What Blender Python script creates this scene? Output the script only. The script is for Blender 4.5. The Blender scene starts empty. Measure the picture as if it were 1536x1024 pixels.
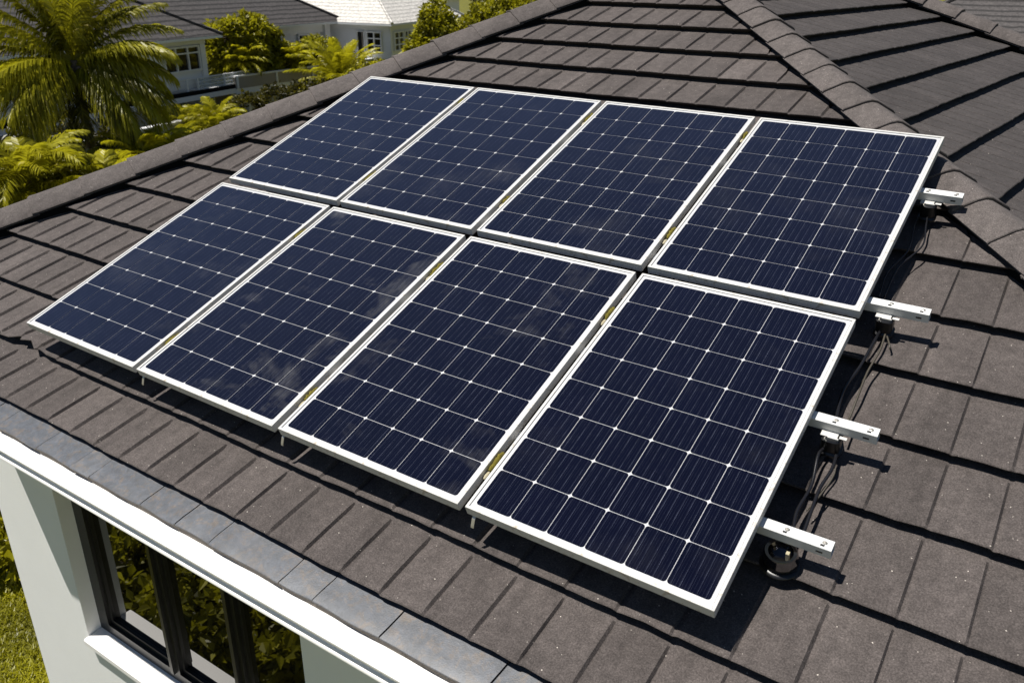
import bpy, math, random
import numpy as np
from mathutils import Vector, Matrix
random.seed(7); rng = np.random.default_rng(7)
D = bpy.data
sc = bpy.context.scene
COL = sc.collection
R = math.radians

# ------------------------------------------------------------------ camera, sky, sun, exposure
GZ = 6.3                                   # height of the panel array's lower left corner above the lawn
cam = D.cameras.new('camera'); camo = D.objects.new('camera', cam); COL.objects.link(camo)
r0 = Vector((0.828539, 0.559861, 0.010563)); r1 = Vector((0.237275, -0.333951, -0.912242)); r2 = Vector((-0.507171, 0.758328, -0.409520))
camo.matrix_world = Matrix(((r0.x, -r1.x, -r2.x, 4.674), (r0.y, -r1.y, -r2.y, -2.101), (r0.z, -r1.z, -r2.z, 1.868 + GZ), (0, 0, 0, 1)))
cam.sensor_width = 36; cam.lens = 1268.456 / 1536 * 36; cam.clip_start = .05; cam.clip_end = 2000
cam.dof.use_dof = True; cam.dof.focus_distance = 4.4; cam.dof.aperture_fstop = 4.5
sc.camera = camo
SUN = Vector((-.36, -.240, .998)).normalized()
w = D.worlds.new('World'); sc.world = w; w.use_nodes = True
nt = w.node_tree; bg = nt.nodes['Background']
sky = nt.nodes.new('ShaderNodeTexSky'); sky.sky_type = 'NISHITA'; sky.sun_disc = False; sky.air_density = .8; sky.dust_density = 0; sky.ozone_density = 1.4
sky.sun_elevation = math.asin(SUN.z); sky.sun_rotation = math.atan2(SUN.x, SUN.y)
nt.links.new(sky.outputs[0], bg.inputs[0]); bg.inputs[1].default_value = .05
sl = D.lights.new('sun', 'SUN'); sl.energy = 5.0; sl.angle = R(.5); sl.color = (1, .96, .89)
so = D.objects.new('sun', sl); COL.objects.link(so); so.rotation_euler = SUN.to_track_quat('Z', 'Y').to_euler(); so.location = (0, 0, 40)
sc.view_settings.view_transform = 'Standard'; sc.view_settings.look = 'None'
sc.view_settings.exposure = 0.5; sc.view_settings.gamma = 1

# ------------------------------------------------------------------ helpers
TH = R(20); CT, ST = math.cos(TH), math.sin(TH)
def W(X, Y, Z):                            # roof coordinates (along eave, up the slope, off the roof) -> world
    return (X, Y * CT - Z * ST, Y * ST + Z * CT + GZ)
ROOFM = Matrix.Rotation(TH, 4, 'X')

def link(o, parent=None):
    COL.objects.link(o)
    if parent is not None: o.parent = parent
    return o
def thing(name, label, cat, loc=(0, 0, 0), mat=None, group=None):
    o = D.objects.new(name, None); link(o); o.empty_display_size = .1
    o.matrix_world = Matrix.Translation(loc) @ (mat if mat is not None else Matrix.Identity(4))
    o['label'] = label; o['category'] = cat
    if group: o['group'] = group
    return o
def tag(o, label, cat, group=None):
    o['label'] = label; o['category'] = cat
    if group: o['group'] = group
    return o

class MB:
    """collects polygons and makes ONE mesh object of them"""
    def __init__(s): s.v = []; s.f = []; s.c = []; s.m = []
    def quad(s, a, b, c, d, m=0):
        n = len(s.v); s.v += [a, b, c, d]; s.f.append((n, n + 1, n + 2, n + 3)); s.m.append(m)
    def poly(s, pts, m=0):
        n = len(s.v); s.v += list(pts); s.f.append(tuple(range(n, n + len(pts)))); s.m.append(m)
    def hexa(s, p, m=0):                   # 8 corners, bottom ring then top ring
        n = len(s.v); s.v += list(p)
        for q in ((3, 2, 1, 0), (4, 5, 6, 7), (0, 1, 5, 4), (1, 2, 6, 5), (2, 3, 7, 6), (3, 0, 4, 7)):
            s.f.append(tuple(n + i for i in q)); s.m.append(m)
    def box(s, x0, x1, y0, y1, z0, z1, f=None, m=0):
        p = [(x0, y0, z0), (x1, y0, z0), (x1, y1, z0), (x0, y1, z0), (x0, y0, z1), (x1, y0, z1), (x1, y1, z1), (x0, y1, z1)]
        s.hexa([f(*q) for q in p] if f else p, m)
    def grid(s, rows, close=False, m=0):
        n = len(s.v); k = len(rows[0])
        for r in rows: s.v += [tuple(q) for q in r]
        for i in range(len(rows) - 1):
            for j in range(k if close else k - 1):
                j2 = (j + 1) % k
                s.f.append((n + i * k + j, n + i * k + j2, n + (i + 1) * k + j2, n + (i + 1) * k + j)); s.m.append(m)
    def tube(s, pts, rad, k=8, m=0, caps=True):
        pts = [Vector(p) for p in pts]; rows = []
        if not hasattr(rad, '__len__'): rad = [rad] * len(pts)
        up = Vector((.13, .31, .94))
        for i, p in enumerate(pts):
            t = (pts[min(i + 1, len(pts) - 1)] - pts[max(i - 1, 0)]).normalized()
            a = t.cross(up)
            if a.length < 1e-3: a = t.cross(Vector((1, 0, 0)))
            a.normalize(); b = t.cross(a)
            rows.append([p + (a * math.cos(2 * math.pi * j / k) + b * math.sin(2 * math.pi * j / k)) * rad[i] for j in range(k)])
        n0 = len(s.v); s.grid(rows, True, m)
        if caps:
            s.f.append(tuple(n0 + j for j in range(k))[::-1]); s.m.append(m)
            n1 = n0 + (len(rows) - 1) * k; s.f.append(tuple(n1 + j for j in range(k))); s.m.append(m)
    def build(s, name, mats, parent=None, smooth=False, auto=None):
        me = D.meshes.new(name); me.from_pydata([tuple(v) for v in s.v], [], s.f)
        if not isinstance(mats, (list, tuple)): mats = [mats]
        for m in mats: me.materials.append(m)
        if len(mats) > 1: me.polygons.foreach_set('material_index', s.m)
        if smooth: me.polygons.foreach_set('use_smooth', [True] * len(s.f))
        me.update()
        if auto: me.set_sharp_from_angle(angle=R(auto))
        o = D.objects.new(name, me); return link(o, parent)

# ------------------------------------------------------------------ materials
def mat(name):
    m = D.materials.new(name); m.use_nodes = True; t = m.node_tree
    return m, t, t.nodes['Principled BSDF']
def N(t, kind, **kw):
    n = t.nodes.new(kind)
    for k, v in kw.items():
        if isinstance(k, str) and hasattr(n, k): setattr(n, k, v)
    return n
def noise(t, scale, detail=4, rough=.6, vec=None, dist=0):
    n = t.nodes.new('ShaderNodeTexNoise'); n.inputs['Scale'].default_value = scale; n.inputs['Detail'].default_value = detail
    n.inputs['Roughness'].default_value = rough; n.inputs['Distortion'].default_value = dist
    if vec is not None: t.links.new(vec, n.inputs['Vector'])
    return n
def ramp(t, src, stops):
    n = t.nodes.new('ShaderNodeValToRGB'); e = n.color_ramp.elements
    while len(e) < len(stops): e.new(.5)
    for i, (p, c) in enumerate(stops):
        e[i].position = p; e[i].color = (*c, 1) if hasattr(c, '__len__') else (c, c, c, 1)
    t.links.new(src, n.inputs[0]); return n
def mix(t, fac, a, b, kind='MIX'):
    n = t.nodes.new('ShaderNodeMix'); n.data_type = 'RGBA'; n.blend_type = kind
    for sock, v in ((n.inputs[0], fac), (n.inputs[6], a), (n.inputs[7], b)):
        if hasattr(v, 'default_value') or hasattr(v, 'is_output'): t.links.new(v, sock)
        elif hasattr(v, '__len__'): sock.default_value = (*v, 1)
        else: sock.default_value = v
    return n.outputs[2]
def math_(t, op, a, b=0, c=0):
    n = t.nodes.new('ShaderNodeMath'); n.operation = op
    for i, v in enumerate((a, b, c)):
        if hasattr(v, 'is_output'): t.links.new(v, n.inputs[i])
        else: n.inputs[i].default_value = v
    return n.outputs[0]
def bump(t, p, h, strength=.3, dist=.01):
    b = t.nodes.new('ShaderNodeBump'); b.inputs['Strength'].default_value = strength; b.inputs['Distance'].default_value = dist
    t.links.new(h, b.inputs['Height']); t.links.new(b.outputs[0], p.inputs['Normal']); return b
def objco(t): return t.nodes.new('ShaderNodeTexCoord').outputs['Object']

def stone_mat(name, base, specks=.5, tone=True, streak=(9, 1.3, 1.3)):
    m, t, p = mat(name); co = objco(t)
    big = noise(t, 2.3, 5, .65, co); fine = noise(t, 170, 3, .8, co); mid = noise(t, 22, 4, .7, co)
    c = mix(t, big.outputs[0], [b * .72 for b in base], [b * 1.28 for b in base])
    rm = ramp(t, mid.outputs[0], [(.3, .78), (.7, 1.2)]); c = mix(t, 1, c, rm.outputs[0], 'MULTIPLY')
    rf = ramp(t, fine.outputs[0], [(.28, .45), (.5, .95), (.72, 1.75)]); c = mix(t, 1, c, rf.outputs[0], 'MULTIPLY')
    v = t.nodes.new('ShaderNodeTexVoronoi'); v.inputs['Scale'].default_value = 70; t.links.new(co, v.inputs['Vector'])
    near = math_(t, 'LESS_THAN', v.outputs['Distance'], .16)
    sep = t.nodes.new('ShaderNodeSeparateColor'); t.links.new(v.outputs['Color'], sep.inputs[0])
    rare = math_(t, 'GREATER_THAN', sep.outputs[0], 1 - .13 * specks)
    lum = math_(t, 'MULTIPLY', math_(t, 'MULTIPLY', near, rare), sep.outputs[1])
    c = mix(t, lum, c, (.55, .5, .44))
    mps = t.nodes.new('ShaderNodeMapping'); mps.inputs['Scale'].default_value = streak; t.links.new(co, mps.inputs['Vector'])
    rs = ramp(t, noise(t, 1.0, 6, .7, mps.outputs[0], .3).outputs[0], [(.32, .80), (.5, 1.0), (.72, 1.16)]); c = mix(t, 1, c, rs.outputs[0], 'MULTIPLY')
    if tone:
        an = t.nodes.new('ShaderNodeAttribute'); an.attribute_name = 'tone'
        c = mix(t, 1, c, an.outputs['Fac'], 'MULTIPLY')
    t.links.new(c, p.inputs['Base Color']); p.inputs['Roughness'].default_value = .9; p.inputs['Specular IOR Level'].default_value = .25
    bump(t, p, fine.outputs[0], .5, .004); return m
M = {}
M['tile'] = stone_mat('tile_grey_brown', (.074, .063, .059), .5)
M['tile_side'] = stone_mat('tile_shaded_slope', (.056, .049, .047), .3, True, (1.6, 1.6, 1.6))  # same tile darkened: the right slope's grazing light is put into the colour
M['cap'] = stone_mat('cap_grey_brown', (.095, .082, .077), .6, False)
m, t, p = mat('near_black'); p.inputs['Base Color'].default_value = (.008, .008, .008, 1); p.inputs['Roughness'].default_value = 1; p.inputs['Specular IOR Level'].default_value = .1; M['dark'] = m

def paint(name, base, var=.1, dirt=None, scale=3, rough=.6, bumpk=.1):
    m, t, p = mat(name); co = objco(t); a = noise(t, scale, 6, .65, co); b = noise(t, scale * 30, 3, .6, co)
    c = mix(t, a.outputs[0], [x * (1 - var) for x in base], [min(1, x * (1 + var)) for x in base])
    if dirt:
        d = ramp(t, noise(t, scale * 4, 7, .75, co, .6).outputs[0], [(dirt[1], 0), (min(.99, dirt[1] + .14), 1)])
        c = mix(t, d.outputs[0], c, dirt[0])
    t.links.new(c, p.inputs['Base Color']); p.inputs['Roughness'].default_value = rough
    bump(t, p, b.outputs[0], bumpk, .003); return m
M['wall'] = paint('white_render', (.86, .855, .84), .06, ((.5, .46, .4), .70), 2.5, .85, .25)
M['cornice'] = paint('white_moulding', (.82, .80, .77), .04, ((.5, .44, .34), .74), 2.5, .7, .1)
M['frame'] = paint('white_aluminium', (.52, .51, .49), .10, ((.26, .20, .12), .565), 6, .42, .05)
M['rail'] = paint('rail_aluminium', (.62, .62, .61), .10, ((.35, .3, .22), .72), 9, .4, .05)
M['steel'] = paint('dull_steel', (.38, .36, .32), .2, ((.12, .09, .05), .6), 20, .35, .1); M['steel'].node_tree.nodes['Principled BSDF'].inputs['Metallic'].default_value = .6
M['blackwin'] = paint('black_window_metal', (.010, .010, .011), .2, None, 6, .4, .05)
M['blackplastic'] = paint('black_plastic', (.006, .006, .007), .2, None, 30, .35, .1)
M['cable'] = paint('cable_black', (.010, .010, .012), .2, None, 30, .22, .05)
M['cable2'] = paint('cable_weathered', (.05, .043, .032), .3, ((.16, .13, .08), .62), 30, .5, .1)
M['moss'] = paint('olive_moss', (.15, .125, .012), .5, ((.33, .27, .05), .56), 25, 1, 1)
M['palecap'] = paint('lichen_on_clamp', (.40, .36, .25), .2, ((.3, .24, .1), .5), 40, .8, .4)
M['flash'] = paint('zinc_flashing', (.050, .056, .069), .35, ((.088, .070, .058), .50), 5.5, .5, .22)
def weather(m, k=26):
    t = m.node_tree; p = t.nodes['Principled BSDF']; src = p.inputs['Base Color'].links[0].from_socket; co = objco(t)
    a = ramp(t, noise(t, k, 6, .8, co, .4).outputs[0], [(.30, .55), (.5, 1.0), (.70, 1.55)]); b = ramp(t, noise(t, k * 8, 2, .7, co).outputs[0], [(.66, 0), (.78, 1)])
    c = mix(t, 1, src, a.outputs[0], 'MULTIPLY'); c = mix(t, math_(t, 'MULTIPLY', b.outputs[0], .4), c, (.36, .33, .28)); t.links.new(c, p.inputs['Base Color'])
weather(M['flash'])
M['white2'] = paint('house_white', (.68, .68, .68), .07, ((.46, .38, .3), .68), .8, .85, .05)
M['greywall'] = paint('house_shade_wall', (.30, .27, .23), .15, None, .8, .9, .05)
M['trunk'] = paint('palm_trunk', (.13, .10, .07), .35, ((.05, .04, .03), .5), 3, .95, .8)
M['soil'] = paint('soil', (.035, .028, .016), .4, None, 1, 1, .5)
M['rock'] = paint('garden_rock', (.26, .24, .19), .3, ((.12, .11, .06), .6), 2, .95, .6)
M['curtain'] = paint('curtain', (.16, .14, .115), .25, None, 4, .9, .1)
def glass(name, base, rough=.03, ior=1.6):
    m, t, p = mat(name); p.inputs['Base Color'].default_value = (*base, 1); p.inputs['Roughness'].default_value = rough; p.inputs['IOR'].default_value = ior; return m
M['glass'] = glass('window_glass', (.004, .004, .004), .01, 1.95)
M['glass2'] = glass('far_window_glass', (.015, .014, .012), .05, 1.6)
m, t, p = mat('balustrade_glass'); p.inputs['Base Color'].default_value = (.55, .6, .62, 1); p.inputs['Roughness'].default_value = .08; p.inputs['Alpha'].default_value = .35; M['balglass'] = m

def tiled_far(name, base, pitch=.3, lo=.25):
    m, t, p = mat(name); co = objco(t)
    sp = t.nodes.new('ShaderNodeSeparateXYZ'); t.links.new(co, sp.inputs[0])
    wob = noise(t, 1.3, 3, .6, co)
    z = math_(t, 'ADD', sp.outputs[2], math_(t, 'MULTIPLY', wob.outputs[0], .10))
    fr = math_(t, 'FRACT', math_(t, 'DIVIDE', z, pitch))
    rr = ramp(t, fr, [(0, lo), (.25, lo + .1), (.42, 1.2), (1, 1.0)])
    nn = noise(t, 9, 4, .8, co); rn = ramp(t, nn.outputs[0], [(.3, .5), (.7, 1.9)])
    c = mix(t, 1, rr.outputs[0], rn.outputs[0], 'MULTIPLY'); c = mix(t, 1, c, base, 'MULTIPLY')
    t.links.new(c, p.inputs['Base Color']); p.inputs['Roughness'].default_value = .85
    bump(t, p, fr, .6, .05); return m
M['roofA'] = tiled_far('far_roof_brown', (.046, .041, .040), .19)
M['roofC'] = tiled_far('far_roof_pale', (.42, .40, .37), .16, .72)

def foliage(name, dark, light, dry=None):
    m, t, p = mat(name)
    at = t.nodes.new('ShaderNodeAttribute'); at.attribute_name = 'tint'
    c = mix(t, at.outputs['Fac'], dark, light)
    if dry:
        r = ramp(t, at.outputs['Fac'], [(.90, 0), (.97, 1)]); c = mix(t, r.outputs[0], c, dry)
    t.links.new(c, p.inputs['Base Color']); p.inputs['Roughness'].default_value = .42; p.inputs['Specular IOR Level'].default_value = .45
    tr = t.nodes.new('ShaderNodeBsdfTranslucent'); t.links.new(c, tr.inputs[0])
    ms = t.nodes.new('ShaderNodeMixShader'); ms.inputs[0].default_value = .46
    t.links.new(p.outputs[0], ms.inputs[1]); t.links.new(tr.outputs[0], ms.inputs[2])
    t.links.new(ms.outputs[0], t.nodes['Material Output'].inputs[0]); return m
M['palm'] = foliage('palm_leaf', (.035, .035, .003), (.48, .445, .018), (.6, .52, .2))
M['shrub'] = foliage('shrub_leaf', (.08, .080, .004), (.54, .50, .016), (.6, .54, .15))
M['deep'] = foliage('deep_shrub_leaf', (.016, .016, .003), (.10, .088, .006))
M['bright'] = foliage('yellow_green_leaf', (.12, .118, .005), (.60, .55, .018), (.65, .58, .25))
M['grass'] = foliage('grass_blade', (.11, .11, .005), (.48, .45, .012))

def cell_mat():
    m, t, p = mat('solar_cell'); uv = t.nodes.new('ShaderNodeUVMap'); uv.uv_map = 'UVMap'
    co = objco(t); oi = t.nodes.new('ShaderNodeObjectInfo')
    sp = t.nodes.new('ShaderNodeSeparateXYZ'); t.links.new(uv.outputs[0], sp.inputs[0])
    u = sp.outputs[0]
    def line(period, width, off):           # thin wires parallel to the slope
        f = math_(t, 'FRACT', math_(t, 'ADD', math_(t, 'MULTIPLY', u, period), off))
        return math_(t, 'LESS_THAN', math_(t, 'ABSOLUTE', math_(t, 'SUBTRACT', f, .5)), width * period / 2)
    shift = t.nodes.new('ShaderNodeVectorMath'); shift.operation = 'ADD'; t.links.new(co, shift.inputs[0])
    cmb = t.nodes.new('ShaderNodeCombineXYZ'); t.links.new(math_(t, 'MULTIPLY', oi.outputs['Random'], 37), cmb.inputs[0]); t.links.new(math_(t, 'MULTIPLY', oi.outputs['Random'], 11), cmb.inputs[2])
    t.links.new(cmb.outputs[0], shift.inputs[1]); v = shift.outputs[0]
    mp = t.nodes.new('ShaderNodeMapping'); mp.inputs['Scale'].default_value = (1, .22, 1); t.links.new(v, mp.inputs['Vector'])
    dash = ramp(t, noise(t, 55, 2, .6, mp.outputs[0]).outputs[0], [(.42, .06), (.66, 1)])
    b5 = line(5, .0065, 0.0); b16 = line(15, .005, .3)
    wires = math_(t, 'ADD', math_(t, 'MULTIPLY', b5, math_(t, 'ADD', math_(t, 'MULTIPLY', dash.outputs[0], .28), .14)), math_(t, 'MULTIPLY', b16, math_(t, 'ADD', math_(t, 'MULTIPLY', dash.outputs[0], .10), .03)))
    var = noise(t, 4, 3, .6, v)
    base = mix(t, var.outputs[0], (.0006, .0007, .0042), (.0012, .0014, .0085))
    c = mix(t, wires, base, (.19, .21, .29))
    # dust: soft patches, dragged down the slope, plus a fine salt of dried drops
    pat = ramp(t, noise(t, 2.6, 6, .62, v, .4).outputs[0], [(.55, 0), (.76, 1)])
    mp2 = t.nodes.new('ShaderNodeMapping'); mp2.inputs['Scale'].default_value = (1, .16, 1); mp2.inputs['Rotation'].default_value = (0, 0, .2); t.links.new(v, mp2.inputs['Vector'])
    stk = ramp(t, noise(t, 34, 5, .75, mp2.outputs[0]).outputs[0], [(.35, .15), (.75, 1)])
    sepo = t.nodes.new('ShaderNodeSeparateColor'); t.links.new(oi.outputs['Color'], sepo.inputs[0])
    dust = math_(t, 'MULTIPLY', math_(t, 'MULTIPLY', pat.outputs[0], stk.outputs[0]), sepo.outputs[0])
    grit = ramp(t, noise(t, 420, 2, .6, v).outputs[0], [(.62, 0), (.80, 1)])
    dust = math_(t, 'ADD', math_(t, 'MULTIPLY', dust, .26), math_(t, 'MULTIPLY', grit.outputs[0], .022))
    dust = math_(t, 'ADD', dust, .0005)
    c = mix(t, dust, c, (.48, .47, .45))
    t.links.new(c, p.inputs['Base Color']); p.inputs['Roughness'].default_value = .45; p.inputs['Specular IOR Level'].default_value = 0
    p.inputs['Coat Weight'].default_value = 1; p.inputs['Coat IOR'].default_value = 1.36; p.inputs['Sheen Weight'].default_value = .62; p.inputs['Sheen Roughness'].default_value = .40; p.inputs['Sheen Tint'].default_value = (.42, .52, .88, 1)
    t.links.new(math_(t, 'ADD', math_(t, 'MULTIPLY', dust, .6), .05), p.inputs['Coat Roughness'])
    return m
M['cell'] = cell_mat()
m, t, p = mat('backing_white'); p.inputs['Base Color'].default_value = (.50, .50, .51, 1); p.inputs['Roughness'].default_value = .5; p.inputs['Coat Weight'].default_value = 1; p.inputs['Coat Roughness'].default_value = .06; M['backing'] = m

# ------------------------------------------------------------------ the house with the solar roof
house = thing('house', 'white house with dark grey-brown tiled hip roof that carries the solar panels', 'house', (0, 0, 0))
RH = .175                                  # roof surface below the panels' top face
def smooth(a, b, x):
    x = max(0, min(1, (x - a) / (b - a))); return x * x * (3 - 2 * x)
def tile_slope(name, place, lips, xl, xr, seam0, pitch, relief, material, parent, crack=None, prof=None):
    """courses of stone-coated pan tiles: raised lip over a dark gap, pans with a step at every seam"""
    mb = MB(); tones = []
    prof = prof or [(0, -.0085), (.020, -.009), (.095, -.001), (.5, .002), (.90, .0050), (.958, .0055)]
    sub = len(prof)
    for k in range(len(lips) - 1):
        y0, y1 = lips[k], lips[k + 1]
        x0, x1 = min(xl(y0), xl(y1)) - .02, max(xr(y0), xr(y1)) + .02
        i0 = math.floor((x0 - seam0) / pitch); i1 = math.ceil((x1 - seam0) / pitch)
        xs = []; hs = []
        for i in range(i0, i1):
            jit = random.uniform(-.0012, .0012)
            for s, hgt in prof: xs.append(seam0 + (i + s) * pitch + jit); hs.append(hgt)
        tilt = [random.uniform(-.0012, .0014) for _ in range(i1 - i0)]
        ys = [(y0 + .085, -.085, 0), (y0 + .012, -.012, .25), (y0 + .001, -.008, .35), (y0, -.003, .4), (y0 + .005, 0, .45), (y0 + .020, -.001, .55), (y0 + .035, -.002, 1), ((y0 + y1) / 2, -.022, 1), (y1 - .045, -.042, 1), (y1 - .02, -.044, .3), (y1 + .10, -.056, .1)]
        rows = []
        for y, z, amp in ys:
            row = []
            for j, x in enumerate(xs):
                a = xl(y); b = xr(y); xx = min(max(x, a), b)
                lipn = .0025 * math.sin(x * 4.1 + k * 2.3) + .0022 * math.sin(x * 43 + k) + tilt[j // sub] * 1.5 + .0018 * math.sin(x * 97 + k * 3)
                near_lip = 1 - smooth(y0 + .02, y0 + .20, y)
                dz = 0; dy = lipn * near_lip * .8
                if crack and abs(x - crack[0]) < crack[2] and k == crack[1]:
                    q = 1 - abs(x - crack[0]) / crack[2]; dy += near_lip * (.03 * math.sin(x * 50) * q + .02 * q); dz += .018 * q * near_lip
                row.append(place(xx, y + dy, -RH + z + hs[j] * amp * relief + tilt[j // sub] * .5 * near_lip + dz))
            rows.append(row)
        mb.grid(rows)
        tn = [random.gauss(0, .075 if relief != 1.0 or prof[0][1] < -.007 else .03) + (random.random() < .06) * random.uniform(-.14, .12) for _ in range(i1 - i0)]
        tones += [1 + tn[j // sub] for _ in range(len(rows) - 1) for j in range(len(xs) - 1)]
    o = mb.build(name, material, parent, True, 22)
    at = o.data.attributes.new('tone', 'FLOAT', 'FACE'); at.data.foreach_set('value', tones)
    return o
XL = lambda y: -1.603 + .545 * (y - .681)
XR = lambda y: 4.573 - .895 * (y - 2.293)
LIPS = [-.375, -.045, .330, .712, 1.085, 1.470, 1.862, 2.285, 2.685, 3.08, 3.480, 3.868, 4.264, 4.656, 5.062, 5.45, 5.80, 5.97]
tile_slope('roof_slope', W, LIPS, XL, XR, .412, .206, 1.0, M['tile'], house, (-.15, 1, .22))
# right-hand slope beyond the hip
A0 = Vector((2.233, 4.916, 1.603)); A1 = Vector((4.526, 2.505, .726)); AL = R(5.5)
EE = Vector((math.sin(AL), math.cos(AL), 0)); NN = (A1 - A0).cross(EE).normalized(); NN = NN if NN.z > 0 else -NN
DN = NN.cross(EE); DN = -DN if DN.z > 0 else DN; DN.normalize()
GV = Vector((0, 0, GZ))
def WR(x, y, z):                           # x along the courses, y up the slope, z off it
    return A0 + EE * x - DN * y + NN * (z + RH) + GV
hd = (A1 - A0).dot(DN); he = (A1 - A0).dot(EE)
apex = Vector(W(1.28, 5.97, -RH)) - GV
ya = -(apex - A0).dot(DN)
XLr = lambda y: -y / hd * he if False else (he / hd) * (-y)
EFAR = 3.33
lipsr = [-.255 - .369 * k for k in range(13, -1, -1)] + [.114, .48, max(ya, .85)]
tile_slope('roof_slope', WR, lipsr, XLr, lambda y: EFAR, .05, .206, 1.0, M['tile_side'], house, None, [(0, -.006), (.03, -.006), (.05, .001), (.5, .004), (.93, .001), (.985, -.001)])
# unseen slopes: left and back
mb = MB()
apw = Vector(W(1.28, 5.97, -RH - .06)); el = Vector(W(XL(-.37), -.37, -RH - .06)); zE = el.z
bk = Vector((el.x, 9.6, zE))
mb.poly([el, apw, bk + Vector((1.6, 0, 0)) * 0 + Vector((0, 0, 0))])
ridge_end = Vector(A0 + EE * (EFAR) - DN * ya + GV) - Vector((0, 0, .06))
mb.poly([bk, apw, ridge_end, Vector((ridge_end.x, 9.6, zE))])
mb.build('roof_slope', M['cap'], house)

def ridge_caps(name, P0, P1, nrm, side, prof, step, material, gapw, gapz, lift=.016):
    """overlapping cap tiles from P0 (low end) up to P1; profile points are (side offset, height)"""
    P0, P1, nrm, side = Vector(P0), Vector(P1), Vector(nrm).normalized(), Vector(side).normalized()
    L = (P1 - P0).length; t = (P1 - P0) / L; mb = MB(); n = int(L / step) + 1
    for i in range(n):
        a = i * step - .035; b = min((i + 1) * step, L)
        dx = random.uniform(-.004, .004); dz = random.uniform(-.002, .003); sk = random.uniform(-.012, .012)
        top = []; low = []
        rows = []
        for s, lf in ((a, lift + .002), (a + .004, lift + .006), (a + .05, lift + .002), (b, 0)):
            rows.append([P0 + t * (s + sk * q[0] / .15) + side * (q[0] * (1 + lf * 1.2) + dx) + nrm * (q[1] + lf + dz) for q in prof])
        # inner skin at the low end gives the cap its thickness
        inner = [P0 + t * (a + .0 + sk * q[0] / .15) + side * (q[0] * .93 + dx) + nrm * (q[1] + lift - .014 + dz) for q in prof]
        inner2 = [P0 + t * (b) + side * (q[0] * .93 + dx) + nrm * (q[1] - .014 + dz) for q in prof]
        mb.grid([inner2, inner] + rows)
    o = mb.build(name, material, house, True, 28)
    g = MB()
    for u0, u1 in ((-gapw, gapw),):
        pts = []
        for P in (P0, P1):
            pts.append([P + side * u0 - nrm * .09, P + side * u1 - nrm * .09, P + side * u1 * .9 + nrm * gapz, P + side * u0 * .9 + nrm * gapz])
        g.hexa([pts[0][0], pts[0][1], pts[1][1], pts[1][0], pts[0][3], pts[0][2], pts[1][2], pts[1][3]])
    g.build('backing_strip', M['dark'], o)  # near-black strip puts the shade of the gap under the caps into colour
    return o
NF = Vector((0, -ST, CT))
# right hip
pb = Vector(W(XR(-.37), -.37, -RH)); pt = Vector(W(1.28, 5.97, -RH)); pb = pb + (A1 - A0).normalized() * 0
ax = (pt - pb).normalized(); nv = (NF + NN).normalized(); nv = (nv - ax * nv.dot(ax)).normalized(); sd = ax.cross(nv).normalized()
off = sd * .09
ridge_caps('ridge_cap', pb + off, pt + off, nv, sd, [(-.165, .020), (-.155, .030), (-.04, .078), (.0, .086), (.035, .080), (.15, .020), (.165, .004)], .292, M['cap'], .115, .028, .009)
# left hip
pb = Vector(W(XL(-.37), -.37, -RH)); pt2 = Vector(W(1.28, 5.97, -RH))
ax = (pt2 - pb).normalized(); nl = Vector((-.5, 0, .86)); nv = (NF * 1.3 + nl * .5).normalized(); nv = (nv - ax * nv.dot(ax)).normalized(); sd = ax.cross(nv).normalized()
ridge_caps('ridge_cap', pb - sd * .12, pt2 - sd * .12, nv, sd, [(-.14, -.03), (-.13, .055), (-.095, .100), (-.02, .112), (.0, .110), (.132, .036), (.140, .024)], .37, M['cap'], .105, .030, .008)
# far verge of the right slope
f0 = WR(EFAR + .02, lipsr[0], -RH); f1 = WR(EFAR + .02, ya, -RH)
ridge_caps('ridge_cap', f0, f1, NN, EE, [(-.15, .02), (-.13, .05), (-.06, .095), (.02, .105), (.08, .085), (.14, .03), (.15, -.12)], .36, M['cap'], .10, .03)

# flashing strip under the eave tiles
mb = MB(); x = -.31; k = 0
wid = [.47, .16, .37, .30, .15, .40, .26, .22, .41, .18, .33]
while x < 7.0:
    wd = wid[k % len(wid)] * random.uniform(.95, 1.05); k += 1
    a = random.uniform(-.003, .003); b = random.uniform(-.003, .004); c = random.uniform(-.003, .003)
    ys = [(-.262, -.322), (-.300, -.333), (-.360, -.3505), (-.404 + c, -.3635), (-.410 + c, -.367), (-.409 + c, -.374)]
    rows = []
    for y, z in ys:
        rows.append([(x + (xx + .0025) + sk * (y + .33), y + .003 * math.sin((x + xx) * 17), z + GZ + a + (b - a) * xx / wd + .0015 * math.sin((x + xx) * 23 + y * 40)) for xx, sk in [(j / 6 * (wd - .005), .12) for j in range(7)]])
    mb.grid(rows); x += wd
mb.build('flashing', M['flash'], house, True, 40)
# mortar between flashing and moulding
mb = MB(); mb.box(-.31, 7.0, -.400, -.26, GZ - .402, GZ - .371)
mb.build('backing_strip', paint('grey_mortar', (.16, .14, .12), .3, ((.05, .04, .02), .55), 9, .95, .8), house)
# white eave moulding (two lengths with an open joint)
mb = MB()
prof = [(-.187, -.402), (-.487, -.4045), (-.492, -.409), (-.492, -.416), (-.470, -.452), (-.4705, -.456), (-.487, -.462), (-.489, -.470), (-.4885, -.474), (-.466, -.499), (-.187, -.503)]
for xa, xb in ((-.31, .436), (.440, 7.0)):
    rows = [[(xx, y, z + GZ) for y, z in prof] for xx in (xa, xb)]
    mb.grid(rows); mb.poly([(xa, y, z + GZ) for y, z in prof]); mb.poly([(xb, y, z + GZ) for y, z in prof][::-1])
mb.build('eave_moulding', M['cornice'], house)
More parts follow.
